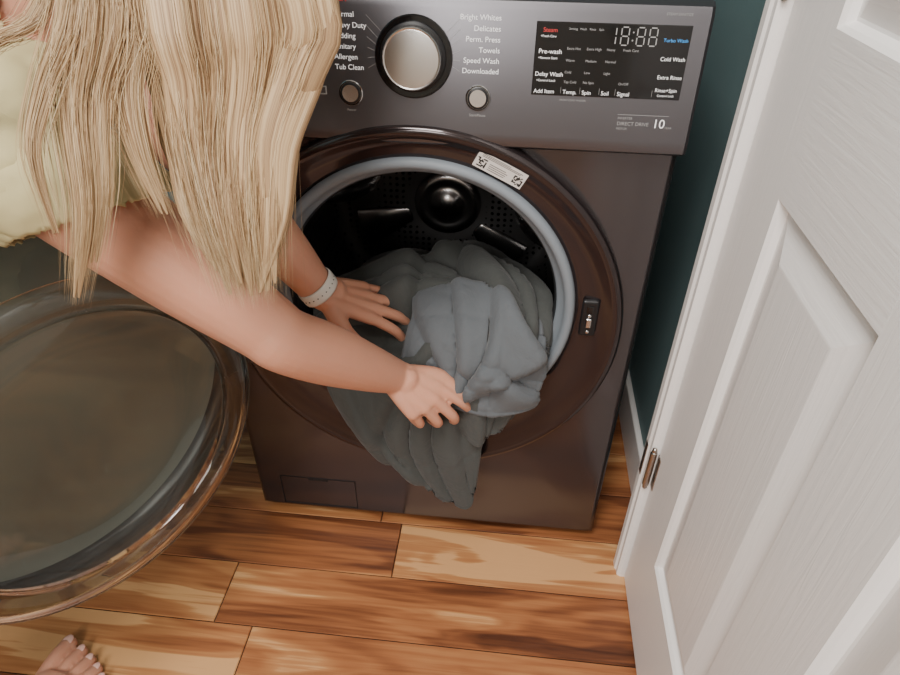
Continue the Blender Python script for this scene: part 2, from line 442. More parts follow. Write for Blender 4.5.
XR=.452
box('wall_right',(XR,XR+.1),(-.05,.95),(0,2.5),M_teal)
box('wall_back',(-1.15,XR+.1),(.95,1.05),(0,2.5),M_teal)
box('wall_left',(-1.25,-1.15),(-2.7,1.05),(0,2.5),M_teal)
box('wall_hall_right',(1.75,1.85),(-2.7,.05),(0,2.5),M_wall)
box('wall_hall_back',(.505,1.85),(-.05,.0),(0,2.5),M_wall)
box('wall_front',(-1.25,1.85),(-2.8,-2.7),(0,2.5),M_wall)
box('ceiling',(-1.25,1.85),(-2.8,1.05),(2.5,2.58),M_ceil)
def baseboard(name,x,y,axis):
    box(name,x,y,(0,.11),M_trim,None,.004)
baseboard('baseboard_right',(XR-.014,XR),(-.045,.95),0)
baseboard('baseboard_back',(-1.15,XR-.014),(.936,.95),0)
baseboard('baseboard_left',(-1.15,-1.136),(-2.7,.936),0)
baseboard('baseboard_hall_back',(.56,1.75),(-.064,-.05),0)
baseboard('baseboard_front',(-1.136,1.75),(-2.7,-2.686),0)
prof=[(.383,-.046),(.383,-.060),(.386,-.064),(.386,-.074),(.392,-.078),(.56,-.078),(.56,-.05),(.505,-.05),(.505,-.03),(.45,-.03),(.40,-.034),(.388,-.040)]
vs,fs=loft([[(x,y,z) for x,y in prof] for z in (0,2.1)],True,True)
obj('trim_1',vs,fs,M_trim,smooth=False)

door=empty('door_1')
DX=.398;DT=.035
ys=[-.085,-.20,-.435,-.545,-.78,-.895]
zs=[.012,.215,.842,1.0,1.62,1.72,1.93,2.03]
dv=[];df=[];dm=[]
def quad(a,b,c,d,mi):
    o=len(dv);dv.extend([a,b,c,d]);df.append((o,o+1,o+2,o+3));dm.append(mi)
for side,xf,sg in ((0,DX,1),(1,DX+DT,-1)):
    for i in range(5):
        for j in range(7):
            ya,yb=ys[i],ys[i+1];za,zb=zs[j],zs[j+1]
            if i in(1,3) and j in(1,3,5):
                steps=[(0,0),(.004,.004),(.008,.0105),(.011,.011),(.013,.0105),(.048,.001),(.050,.0008)]
                prev=None
                for ins,dep in steps:
                    R=[(xf+sg*dep,ya-ins,za+ins),(xf+sg*dep,yb+ins,za+ins),(xf+sg*dep,yb+ins,zb-ins),(xf+sg*dep,ya-ins,zb-ins)]
                    if prev:
                        for k in range(4):
                            l=(k+1)%4; quad(prev[k],prev[l],R[l],R[k],1 if k in(1,3) else 0)
                    prev=R
                quad(*prev,1)
            else:
                quad((xf,ya,za),(xf,yb,za),(xf,yb,zb),(xf,ya,zb),0 if (i in(1,3)) else 1)
a,b=DX,DX+DT
for (ya,yb) in ((ys[0],ys[0]),(ys[-1],ys[-1])): quad((a,ya,zs[0]),(b,ya,zs[0]),(b,ya,zs[-1]),(a,ya,zs[-1]),1)
quad((a,ys[0],zs[0]),(b,ys[0],zs[0]),(b,ys[-1],zs[0]),(a,ys[-1],zs[0]),1)
quad((a,ys[0],zs[-1]),(b,ys[0],zs[-1]),(b,ys[-1],zs[-1]),(a,ys[-1],zs[-1]),1)
obj('slab',dv,df,smooth=False,parent=door,mats=[M_door,M_doorv],fm=dm)
for hz_ in (.31,1.05,1.8):
    g=Geo()
    g.tube([(.389,-.0815,hz_-.036),(.389,-.0815,hz_+.036)],[.0055]*2,seg=16,sub=1)
    g.tube([(.389,-.0815,hz_-.044),(.389,-.0815,hz_-.040)],[.004]*2,seg=12,sub=1)
    g.tube([(.389,-.0815,hz_+.040),(.389,-.0815,hz_+.044)],[.004]*2,seg=12,sub=1)
    obj('hinge',g.v,g.f,M_hinge,door)
    box('hinge_leaf',(.3965,.3985),(-.098,-.083),(hz_-.036,hz_+.036),M_hinge,door,.0006)
    box('hinge_leaf_jamb',(.382,.3835),(-.062,-.05),(hz_-.036,hz_+.036),M_hinge,door,.0005)
g=Geo();g.tube([(.398,-.83,.95),(.36,-.83,.95)],[.012,.012]);g.ell((.34,-.83,.95),(.02,.027,.027));obj('door_knob',g.v,g.f,M_hinge,door)

# ------------------------------------------------------------------ washing machine
wm=empty('washing_machine')
HW=.343;ZB=.02;ZT=.985
def rectring(y,ins,angs):
    out=[]
    x0,x1,z0,z1=-HW+ins,HW-ins,ZB+ins,ZT-.005-ins
    cz=.545
    for a in angs:
        dx,dz=math.cos(a),math.sin(a)
        t=1e9
        if dx>1e-9:t=min(t,x1/dx)
        if dx<-1e-9:t=min(t,x0/dx)
        if dz>1e-9:t=min(t,(z1-cz)/dz)
        if dz<-1e-9:t=min(t,(z0-cz)/dz)
        out.append((dx*t,y,cz+dz*t))
    return out
angs=[2*math.pi*i/160 for i in range(160)]
for cx,cz in ((HW,ZT-.005),(-HW,ZT-.005),(HW,ZB),(-HW,ZB)):
    a=math.atan2(cz-.545,cx)%(2*math.pi)
    k=min(range(160),key=lambda i:abs(angs[i]-a));angs[k]=a
inner=[(.25*math.cos(a),0,.545+.25*math.sin(a)) for a in angs]
inner2=[(.25*math.cos(a),.03,.545+.25*math.sin(a)) for a in angs]
vs,fs=loft([inner2,inner,rectring(0,.012,angs),rectring(.0015,.006,angs),rectring(.006,.0015,angs),rectring(.014,0,angs),rectring(.74,0,angs)],False,True)
o=obj('cabinet',vs,fs,M_body,wm);sharp(o,40)
pp=[(.05,.800),(.0,.812),(-.018,.815),(-.0235,.819),(-.025,.826),(-.024,.834),(-.012,.975),(-.008,.984),(.0,.988),(.60,.990),(.60,.80)]
sec=[]
for x,ins in ((-HW-.001,.003),(-HW+.003,0),(HW-.003,0),(HW+.001,.003)):
    sec.append([(x,y+(ins if y<.1 else 0),z) for y,z in pp])
vs,fs=loft(sec,True,True);o=obj('control_console',vs,fs,M_panel,wm);sharp(o,30)
box('top_lid',(-HW,HW),(.06,.74),(.985,.996),M_panel,wm,.004)
box('plinth',(-HW+.02,HW-.02),(.03,.72),(.0,.03),M_dark,wm)
def py(z): return -.024+(z-.834)*(.012/.141)
TILT=math.atan2(.012,.141)
def panel_box(name,x0,x1,z0,z1,th,m,off=0,bevel=.0):
    vs=[];
    for yy in (0,-th):
        for (x,z) in((x0,z0),(x1,z0),(x1,z1),(x0,z1)): vs.append((x,py(z)+yy-off,z))
    fs=[(0,1,2,3),(4,5,6,7),(0,1,5,4),(1,2,6,5),(2,3,7,6),(3,0,4,7)]
    o=obj(name,vs,fs,m,wm,smooth=False)
    if bevel: md=o.modifiers.new('b','BEVEL');md.width=bevel;md.segments=2
    return o
def text(s,x,z,size,m=M_white,align='LEFT',off=.0006,name=None):
    cu=bpy.data.curves.new('text','FONT');cu.body=s;cu.size=size;cu.align_x=align;cu.align_y='CENTER'
    cu.materials.append(m)
    o=bpy.data.objects.new(name or 'print_'+''.join(ch for ch in s.lower() if ch.isalnum())[:12],cu);COL.objects.link(o)
    o.location=(x,py(z)-off,z);o.rotation_euler=(math.pi/2-TILT,0,0);o.parent=wm
    return o
panel_box('display_glass',.145,.322,.884,.965,.0012,M_black,bevel=.0006)
def seg7(x,z,w,h,segs):
    L={'a':((0,h/2),(w,h/2)),'g':((0,0),(w,0)),'d':((0,-h/2),(w,-h/2)),'f':((0,h/2),(0,0)),'b':((w,h/2),(w,0)),'e':((0,0),(0,-h/2)),'c':((w,0),(w,-h/2))}
    for s in segs:
        (xa,za),(xb,zb)=L[s];t=.0006;gp=.0012
        if xa==xb: panel_box('digit_segment',x+xa-t,x+xa+t,z+zb+gp,z+za-gp,.0004,M_grayp,.0012)
        else: panel_box('digit_segment',x+xa+gp,x+xb-gp,z+za-t,z+za+t,.0004,M_grayp,.0012)
seg7(.236,.952,.001,.019,'bc')
for i,x in enumerate((.243,.261,.275)): seg7(x,.952,.0085,.019,'abcdefg')
panel_box('digit_colon',.2556,.2572,.9555,.957,.0004,M_grayp,.0012);panel_box('digit_colon',.2556,.2572,.947,.9485,.0004,M_grayp,.0012)
lab=[("Pre-wash",.1495,.933,.0074,M_white),("+Remote Start",.1495,.926,.0038,M_white),("Delay Wash",.1475,.908,.0068,M_white),("+Control Lock",.1495,.901,.0038,M_white),("Add Item",.1475,.8885,.0066,M_white),
 ("Steam",.153,.956,.0068,M_red),("+Fresh Care",.1505,.9495,.0036,M_white),("Turbo Wash",.2915,.949,.0054,M_blue),("Cold Wash",.2915,.929,.0062,M_white),("Extra Rinse",.2915,.909,.0062,M_white),("Rinse+Spin",.2915,.8945,.0058,M_white),("Control Lock",.295,.8885,.0036,M_white),
 ("Temp.",.1825,.8885,.0066,M_white),("Spin",.2055,.8885,.0066,M_white),("Soil",.2285,.8885,.0066,M_white),("Signal",.2475,.8885,.0066,M_white)]
for s,x,z,sz,mm in lab: text(s,x,z,sz,mm,off=.0016)
for r,z in enumerate((.937,.924,.911,.900)):
    for c,(x,t) in enumerate(((.1825,["Extra Hot","Warm","Cold","Tap Cold"]),(.2055,["Extra High","Medium","Low","No Spin"]),(.2285,["Heavy","Normal","Light",""]),(.2475,["Fresh Care","","","On/Off"]))):
        if t[r]: text(t[r],x,z,.0040,M_grayp,off=.0016)
for i,x in enumerate((.1825,.195,.206,.217)): text(["Sensing","Wash","Rinse","Spin"][i],x,.958,.0034,M_grayp,off=.0016)
for x in (.180,.203,.226,.245,.2885): panel_box('display_divider',x,x+.0003,.887,.894,.0003,M_grayp,.0012)
for i,s in enumerate(["Normal","Heavy Duty","Bedding","Sanitary","Allergen","Tub Clean"]): text(s,-.098,.9655-i*.0117,.0086)
for i,s in enumerate(["Bright Whites","Delicates","Perm. Press","Towels","Speed Wash","Downloaded"]): text(s,.104,.9665-i*.0117,.0086,align='RIGHT')
for i in range(6):
    z=.9655-i*.0117
    for sgn in (-1,1):
        zr=.921+(z-.921)*.62
        xr=math.sqrt(max(.0,.048**2-(zr-.921)**2))
        x0=.0565
        vs=[];t=.0002
        for yy in(0,-.0004):
            vs+=[(sgn*xr,py(zr)+yy,zr-t),(sgn*xr,py(zr)+yy,zr+t),(sgn*x0,py(z)+yy,z+t),(sgn*x0,py(z)+yy,z-t)]
        obj('dial_tick',vs,[(0,1,2,3),(4,5,6,7),(0,1,5,4),(2,3,7,6),(1,2,6,5),(3,0,4,7)],M_grayp,wm,smooth=False)
text("Smart",-.098,.9815,.008,M_red)
text("INVERTER",.253,.8605,.0040,M_grayp);text("DIRECT DRIVE",.253,.854,.0060,M_grayp);text("MOTOR",.253,.848,.0036,M_grayp)
text("10",.296,.855,.015,M_white);text("YEAR",.311,.851,.0036,M_grayp)
panel_box('badge_bar',.2525,.314,.8645,.8649,.0003,M_grayp)
text("STEAM SANITIZE",.290,.976,.0040,M_grayp);text("FRONT LOAD WASHER",.18,.879,.0030,M_grayp)
def lathe_panel(name,x,z,prof,m,n=64):
    rings=[]
    ax=V3((0,-math.cos(TILT),math.sin(TILT)));up=V3((0,math.sin(TILT),math.cos(TILT)));rt=V3((1,0,0));c=V3((x,py(z),z))
    for r,h in prof: rings.append([c+ax*h+rt*(r*math.cos(2*math.pi*i/n))+up*(r*math.sin(2*math.pi*i/n)) for i in range(n)])
    vs,fs=loft(rings,False,True);o=obj(name,vs,fs,m,wm);sharp(o,30);return o
lathe_panel('dial_base',0,.921,[(.0475,-.002),(.0475,.0015),(.046,.003),(.041,.003)],M_black)
lathe_panel('dial_skirt',0,.921,[(.0405,.002),(.0395,.006),(.0365,.008)],M_dark)
kp=[(.0362,.006),(.0352,.018),(.0340,.0195),(.0325,.0190)]
k_=0;r_=.0325
while r_>.0012:
    kp.append((r_,.0190+.0012*(1-(r_/.0325)**2)+(.00010 if k_%2 else 0)));r_-=.0008;k_+=1
kp.append((.0001,.0202))
lathe_panel('dial_knob',0,.921,kp,M_alu,96)
for x in (-.080,.080):
    lathe_panel('button_bezel',x,.877,[(.0155,-.001),(.0155,.002),(.0145,.003),(.0135,.002)],M_chrome)
    lathe_panel('button',x,.877,[(.0133,.0),(.013,.0035),(.012,.004),(.0001,.004)],M_dark)
    lathe_panel('button_icon',x,.877,[(.0102,.0041),(.0102,.0044),(.0001,.0044)],M_alu)
    text("Power" if x<0 else "Start/Pause",x,.8565,.0045,M_grayp,'CENTER')
panel_box('icon_frame',-.121,-.111,.874,.884,.0004,M_grayp);panel_box('icon_inner',-.1195,-.1125,.8755,.8825,.0006,M_panel)
R=[(.530,.312,.002),(.530,.3125,-.016),(.530,.311,-.024),(.530,.307,-.0285),(.531,.301,-.0295),(.532,.294,-.027),(.536,.283,-.020),(.542,.266,-.016),(.549,.250,-.0135),(.554,.240,-.012),(.556,.236,-.008),(.557,.232,.005)]
vs,fs=loft([circ(0,c,r,y,160) for c,r,y in R]);obj('door_surround',vs,fs,M_ring,wm)
G=[(.557,.2375,-.006),(.557,.238,-.014),(.557,.235,-.020),(.557,.230,-.0225),(.557,.225,-.021),(.557,.2215,-.015),(.557,.220,-.004),(.557,.214,-.001),(.557,.211,.004)]
vs,fs=loft([circ(0,c,r,y,160) for c,r,y in G]);obj('gasket',vs,fs,M_gasket,wm)
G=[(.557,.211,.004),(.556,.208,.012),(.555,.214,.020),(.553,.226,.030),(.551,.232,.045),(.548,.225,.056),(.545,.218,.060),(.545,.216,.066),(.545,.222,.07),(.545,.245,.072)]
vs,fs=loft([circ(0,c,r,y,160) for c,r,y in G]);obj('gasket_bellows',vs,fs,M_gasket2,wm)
DZ=.54
vs,fs=loft([circ(0,DZ,r,y,96) for r,y in ((.245,.07),(.25,.085),(.25,.38),(.24,.405),(.215,.415),(.2,.408),(.10,.40),(.085,.405),(.0001,.405))],False,True)
obj('drum',vs,fs,M_drum,wm)
g=Geo()
for k in range(3):
    a=math.radians(20+120*k);d=V3((math.cos(a),0,math.sin(a)));tg=V3((-d.z,0,d.x))
    c=V3((0,.0,DZ))
    g.tube([c+d*.245+V3((0,.10,0)),c+d*.225+V3((0,.14,0)),c+d*.205+V3((0,.22,0)),c+d*.200+V3((0,.30,0)),c+d*.225+V3((0,.385,0))],[.018,.030,.036,.036,.022],[.020,.036,.050,.048,.026],side=tg)
obj('drum_baffles',g.v,g.f,M_drum2,wm)
g=Geo()
for k in range(3):
    a=math.radians(80+120*k);d=V3((math.cos(a),0,math.sin(a)))
    c=V3((0,.400,DZ))
    g.tube([c+d*.085,c+d*.13,c+d*.19],[.016,.030,.042],[.004,.008,.008],side=V3((-d.z,0,d.x)))
obj('drum_back_ribs',g.v,g.f,M_drum2,wm)
vs,fs=loft([circ(0,DZ,r,y,64) for r,y in ((.07,.402),(.066,.394),(.05,.391),(.046,.393),(.030,.393),(.026,.387),(.0001,.385))],False,True)
o=obj('drum_hub',vs,fs,M_drum2,wm)
box('latch_plate',(.247,.272),(-.024,-.014),(.528,.592),M_dark,wm,.004,3)
box('latch_slot',(.254,.265),(-.0252,-.020),(.570,.584),M_black,wm,.002)
box('latch_catch',(.255,.264),(-.0275,-.022),(.545,.562),M_chrome,wm,.0025,3)
g=Geo();g.ell((.2595,-.0245,.537),(.003,.0015,.003));g.ell((.2595,-.0245,.566),(.003,.0015,.003));obj('latch_screw',g.v,g.f,M_chrome,wm)
lc=V3((.1135,-.0185,.787));rad=V3((.113,0,.232)).normalized();tan=V3((rad.z,0,-rad.x));outn=V3((0,-1,0))+rad*(-.25);outn.normalize();rad=(rad-outn*rad.dot(outn)).normalized()
def lblbox(name,u0,u1,v0,v1,h,m):
    vs=[]
    for hh in(0,h):
        for u,v in((u0,v0),(u1,v0),(u1,v1),(u0,v1)): vs.append(lc+tan*u+rad*v+outn*hh)
    obj(name,vs,[(0,1,2,3),(4,5,6,7),(0,1,5,4),(1,2,6,5),(2,3,7,6),(3,0,4,7)],m,wm,smooth=False)
lblbox('rating_label',-.036,.036,-.013,.013,.0035,M_label)
rr=random.Random(5)
for (cu_,cv) in ((-.027,-.003),(.027,-.003)):
    for i in range(7):
        for j in range(7):
            if rr.random()<.55: lblbox('label_code',cu_-.007+i*.002,cu_-.007+(i+1)*.002,cv-.007+j*.002,cv-.007+(j+1)*.002,.0037,M_ink)
for i in range(3): lblbox('label_text',-.03,.03-rr.random()*.02,.0065+i*.002,.0072+i*.002,.0037,M_ink)
for i in range(4): lblbox('label_text',-.016,.014-rr.random()*.01,-.009+i*.003,-.0082+i*.003,.0037,M_ink)
for nm,x,z in (('filter_cover_top',(-.293,-.140),(.1135,.1155)),('filter_cover_bottom',(-.293,-.140),(.033,.035)),('filter_cover_left',(-.294,-.292),(.034,.115)),('filter_cover_right',(-.141,-.139),(.034,.115))):
    box(nm,x,(-.0008,.002),z,M_dark,wm)
box('filter_cover_notch',(-.235,-.195),(-.0015,.002),(.108,.1135),M_dark,wm,.001)
# ---- opened door
TH=math.radians(121);hx,hy,dz=-.290,-.022,.528;RD=.302
dirv=V3((math.cos(TH),-math.sin(TH),0));nv=V3((math.sin(TH),math.cos(TH),0));upv=V3((0,0,1))
dc=V3((hx,hy,dz))+dirv*RD
def dl(prof,n=128):
    return [[dc+nv*h+dirv*(r*math.cos(2*math.pi*i/n))+upv*(r*math.sin(2*math.pi*i/n)) for i in range(n)] for r,h in prof]
vs,fs=loft(dl([(.245,-.034),(.28,-.026),(.300,-.012),(.304,-.002),(.302,.004)]),False,False);obj('open_door_cover_edge',vs,fs,M_black,wm)
vs,fs=loft(dl([(.0001,-.045),(.12,-.043),(.2,-.039),(.245,-.034)]),True,False);obj('open_door_cover_glass',vs,fs,M_tint,wm)
vs,fs=loft(dl([(.302,.004),(.296,.008),(.280,.010),(.272,.016),(.262,.018),(.252,.012),(.248,-.004),(.246,-.034)]),False,False);o=obj('open_door_frame',vs,fs,M_dring,wm)
vs,fs=loft(dl([(.249,-.002),(.235,-.010),(.12,-.014),(.0001,-.015)]),False,True);o=obj('open_door_inner_panel',vs,fs,M_dplast,wm)
vs,fs=loft(dl([(.256,.016),(.250,.030),(.241,.060),(.232,.092),(.228,.104)]),False,False);obj('open_door_bowl_wall',vs,fs,M_tglass,wm)
vs,fs=loft(dl([(.184,.104),(.170,.094),(.12,.086),(.06,.082),(.0001,.081)]),False,True);obj('open_door_bowl_window',vs,fs,M_tglass,wm)
rim=[(.228,.104),(.226,.112),(.220,.118),(.211,.121),(.200,.120),(.190,.115),(.184,.107),(.186,.100),(.196,.106),(.209,.110),(.218,.107),(.223,.100),(.228,.104)]
vs,fs=loft(dl(rim),False,False);obj('open_door_bowl_rim',vs,fs,M_glass,wm)
g=Geo();g.tube([V3((-.275,-.012,.46)),V3((-.30,-.035,.46))],[.012,.012]);g.tube([V3((-.275,-.012,.58)),V3((-.30,-.035,.58))],[.012,.012]);obj('door_hinge_arms',g.v,g.f,M_dark,wm)
box('door_hinge_plate',(-.318,-.278),(-.034,-.0),(.43,.61),M_body,wm,.005,3)
for z in (.45,.47,.57,.59):
    g=Geo();g.ell((-.298,-.0345,z),(.004,.0015,.004));obj('hinge_screw',g.v,g.f,M_dark,wm)

# ------------------------------------------------------------------ woman
woman=empty('woman')
SR=V3((-.354,-.250,.853));ER=V3((-.131,-.235,.643));WR=V3((-.022,-.108,.489))
SL=V3((-.48,.03,.965));EL=V3((-.246,-.100,.805));WL=V3((-.141,-.048,.593))
NB=V3((-.425,-.105,.935));PV=V3((-.83,-.34,.86));HC=V3((-.205,-.14,1.125))
fac=V3((.85,.52,0)).normalized();sideR=V3((.52,-.85,0)).normalized()
B=Geo();nails=Geo()
def arm(S,E,W,K):
    m1=S.lerp(E,.5);m2=E.lerp(W,.33);m3=E.lerp(W,.7)
    B.tube([S.lerp(E,-.1),S,m1,E.lerp(S,.12),E,m2,m3,W,W.lerp(K,.25)],[.045,.058,.053,.043,.041,.041,.034,.0265,.027],[.045,.058,.053,.042,.038,.036,.029,.021,.018],side=V3((0,-.5,-.8)),seg=24,sub=6)
def hand(W,K,nrm,ach,curls,spr,thumb):
    d=(K-W).normalized();n=(nrm-d*nrm.dot(d)).normalized();ac=d.cross(n)
    if ac.dot(ach)<0: ac=-ac
    offs=[-.028,-.0092,.0102,.028];fwd=[-.002,.004,.0,-.009]
    seg=[(.041,.025,.021),(.045,.028,.022),(.042,.026,.021),(.033,.020,.018)]
    rad=[.0084,.0086,.0081,.0072]
    for i in range(4):
        b=K+ac*offs[i]+d*fwd[i]-n*(abs(offs[i])*.12)
        w0=W+ac*offs[i]*.5
        B.tube([w0,w0.lerp(b,.5)+n*.001,b],[.013,.0130,.0112],[.013,.012,.0100],side=ac,seg=12)
        A=0;p=b.copy();pts=[p.copy()-d*.006,p.copy()]
        dd0=(d+ac*spr[i]).normalized()
        for k in range(3):
            A+=math.radians(curls[i][k]);dirv=dd0*math.cos(A)-n*math.sin(A);nn=n*math.cos(A)+dd0*math.sin(A)
            p=p+dirv*seg[i][k];pts.append(p.copy())
        r=rad[i]
        B.tube(pts,[r*1.1,r*1.12,r*1.04,r*.92,r*.72],side=ac,seg=12,sub=4)
        Mx=Matrix((ac,dirv,nn)).transposed()
        nails.ell(p-dirv*.004+nn*r*.66,(r*.62,.0072,.0020),Mx)
    B.tube([W+d*.02-n*.006,K-d*.012-n*.006],[.030,.035],[.011,.010],side=ac,seg=16)
    b=W+d*.016-ac*.018-n*.006;p1=b+(d*thumb[0]-ac*thumb[1]-n*thumb[2]).normalized()*.042
    t2=(d*thumb[3]-ac*thumb[4]-n*thumb[5]).normalized();p2=p1+t2*.032;t3=(t2+d*.25).normalized();p3=p2+t3*.026
    B.tube([b,p1,p2,p3],[.016,.0130,.0104,.0080],side=n,seg=12,sub=5)
    nn=(n-t3*n.dot(t3)).normalized();Mx=Matrix((t3.cross(nn),t3,nn)).transposed();nails.ell(p3-t3*.004+nn*.0060,(.006,.0082,.0020),Mx)
KR=V3((.028,-.118,.452));KL=V3((-.076,-.006,.552))
arm(SR,ER,WR,KR);arm(SL,EL,WL,KL)
hand(WR,KR,V3((-.05,-.55,.83)),V3((.07,-.59,-.80)),[(10,26,20),(24,36,26),(36,44,30),(46,46,30)],[-.12,.0,.05,.10],(.80,.55,.05,.98,.10,.10))
hand(WL,KL,V3((.0,-.45,.9)),V3((-.07,.59,.8)),[(8,16,12),(6,14,10),(8,16,12),(12,20,14)],[-.22,-.06,.08,.22],(.55,.8,.2,.8,.5,.15))
B.tube([PV,PV.lerp(NB,.35),PV.lerp(NB,.7),NB-fac*.03],[.165,.125,.150,.10],[.12,.095,.11,.07],side=sideR,seg=32)
B.tube([SR,NB-V3((.01,.0,.0)),SL],[.055,.06,.055],side=V3((0,0,1)))
ff=V3((.50,.27,-.82)).normalized();cw=V3((.72,.35,.60));cw=(cw-ff*cw.dot(ff)).normalized();er=cw.cross(ff).normalized()
B.tube([NB-fac*.02,NB+V3((.05,-.01,.05)),HC-cw*.06-ff*.015],[.055,.050,.052])
MH=Matrix((er,ff,cw)).transposed()
B.ell(HC+cw*.015,(.074,.092,.092),MH)
B.ell(HC-cw*.035+ff*.018,(.060,.066,.072),MH)
B.ell(HC-cw*.088+ff*.052,(.026,.026,.022),MH)
B.tube([HC+ff*.086+cw*.004,HC+ff*.100-cw*.022,HC+ff*.098-cw*.030],[.007,.010,.012],sub=4)
B.tube([HC+ff*.084-cw*.058-er*.018,HC+ff*.090-cw*.058,HC+ff*.084-cw*.058+er*.018],[.005,.008,.005],sub=4)
for s in(-1,1):
    B.ell(HC+er*.075*s-cw*.012-ff*.005,(.008,.017,.030),MH)
    B.ell(HC+er*.034*s-cw*.028+ff*.066,(.020,.018,.018),MH)
def leg(hip,knee,ank,toe):
    B.tube([hip,hip.lerp(knee,.5),knee,knee.lerp(ank,.35),knee.lerp(ank,.8),ank],[.088,.075,.056,.052,.036,.034],seg=20)
    fd=V3((toe.x-ank.x,toe.y-ank.y,0)).normalized();sd=V3((fd.y,-fd.x,0))
    heel=V3((ank.x,ank.y,.034))-fd*.035
    ball=V3((toe.x,toe.y,.024))-fd*.055
    B.tube([ank,V3((ank.x,ank.y,.05))],[.034,.034])
    B.tube([heel,V3((ank.x,ank.y,.045))+fd*.04,ball],[.028,.036,.048],[.030,.040,.020],side=sd,seg=20)
    return fd,sd,ball
kR,aR_=V3((-.74,-.49,.47)),V3((-.585,-.56,.085))
fd,sd,ball=leg(V3((-.76,-.44,.84)),kR,aR_,V3((-.535,-.345,0)))
tl=[(-.038,.060,.0150),(-.014,.058,.0115),(.007,.051,.0110),(.026,.043,.0105),(.043,.032,.0105)]
for off,ln,r in tl:
    b=ball+sd*off+V3((0,0,-.006));b.z=max(b.z,r+.001)
    t=b+fd*ln+sd*off*.15;t.z=r+.001
    B.tube([b,b.lerp(t,.55)+V3((0,0,.006)),t],[r*1.0,r*.90,r*.98],seg=12,sub=4)
    Mx=Matrix((sd,fd,V3((0,0,1)))).transposed();nails.ell(t+V3((0,0,r*.75))+fd*.002,(r*.6,r*.75,.003),Mx)
leg(V3((-.88,-.24,.84)),V3((-.84,-.22,.47)),V3((-.86,-.34,.085)),V3((-.84,-.14,0)))
for off,ln,r in tl:
    fd2=V3((.1,1,0)).normalized();sd2=V3((fd2.y,-fd2.x,0));b=V3((-.845,-.195,.02))-sd2*off;t=b+fd2*ln;t.z=r+.001
    B.tube([b,b.lerp(t,.5)+V3((0,0,.005)),t],[r,r*.92,r],seg=12,sub=4)
body=remeshed('body',B,.0024,4,M_skin,woman)
obj('nails',nails.v,nails.f,M_nail,woman)
g=Geo()
for s in(-1,1): g.ell(HC+er*.031*s+cw*.0+ff*.079,(.0125,.0125,.0125),MH)
obj('eyes',g.v,g.f,M_eye,woman)
g=Geo()
for s in(-1,1): g.ell(HC+er*.031*s+cw*.0+ff*.0895,(.005,.003,.005),MH)
obj('irises',g.v,g.f,M_iris,woman)
Sh=Geo()
Sh.tube([PV.lerp(NB,.05),PV.lerp(NB,.4)+V3((0,0,-.015)),PV.lerp(NB,.75)+V3((0,0,-.02)),NB-fac*.01],[.180,.160,.175,.115],[.135,.125,.135,.085],side=sideR,seg=36)
aR=(ER-SR).normalized()
Sh.tube([NB.lerp(SR,.3),SR-aR*.02,SR+aR*.05,SR+aR*.14],[.075,.080,.076,.082],seg=28)
aL=(EL-SL).normalized()
Sh.tube([NB.lerp(SL,.3),SL-aL*.02,SL+aL*.05,SL+aL*.13],[.075,.075,.071,.074],seg=28)
hp=V3((-.263,-.280,.830));hn=V3((.35,-.25,-.90)).normalized()
def cut(c):
    t=(c-SR).dot(aR);pr=(c-SR-aR*t).length
    if (c-hp).dot(hn)>0 and t>.0 and pr<.12: return True
    if (c-(SL+aL*.11)).dot(aL)>0 and (c-(SL+aL*.11)).length<.12: return True
    if (c-PV.lerp(NB,.03)).dot((PV-NB).normalized())>0: return True
    if (c-(NB+V3((.035,0,.02)))).dot(V3((.8,0,.6)))>0.02 and (c-NB).length<.11: return True
    return False
sh=remeshed('t_shirt',Sh,.006,6,M_shirt,woman,cut,.003)
tx=bpy.data.textures.new('folds','CLOUDS');tx.noise_scale=.06;tx.noise_depth=2
md=sh.modifiers.new('d','DISPLACE');md.texture=tx;md.strength=.018;md.mid_level=.5;md.texture_coords='GLOBAL'
Lg=Geo()
Lg.tube([PV.lerp(NB,.12),PV,PV-V3((.03,.02,.03))],[.165,.172,.13],[.12,.125,.11],side=sideR,seg=30)
for h,k,a in ((V3((-.76,-.44,.84)),kR,aR_),(V3((-.88,-.24,.84)),V3((-.84,-.22,.47)),V3((-.86,-.34,.085)))):
    Lg.tube([h+V3((0,0,.02)),h.lerp(k,.5),k,k.lerp(a,.35),k.lerp(a,.75),k.lerp(a,.88)],[.098,.082,.062,.058,.043,.040],seg=24)
remeshed('leggings',Lg,.007,5,M_legs,woman)
wa=(WL-EL).normalized();wc=WL-wa*.012
q=V3((0,-.5,-.8));q=(q-wa*q.dot(wa)).normalized();w2=wa.cross(q)
rings=[]
for (rr_,h) in ((0,-.0105),(.0018,-.011),(.0026,-.008),(.0026,.008),(.0018,.011),(0,.0105)):
    rings.append([wc+wa*h+q*((.0285+rr_)*math.cos(2*math.pi*i/48))+w2*((.0245+rr_)*math.sin(2*math.pi*i/48)) for i in range(48)])
vs,fs=loft(rings);wt=obj('wristwatch',vs,fs,M_watch)
g=Geo()
for i in range(24):
    a=2*math.pi*i/24
    g.ell(wc+q*(.0312*math.cos(a))+w2*(.0272*math.sin(a)),(.0010,.0010,.0010))
h=obj('band_holes',g.v,g.f,M_dark,wt)
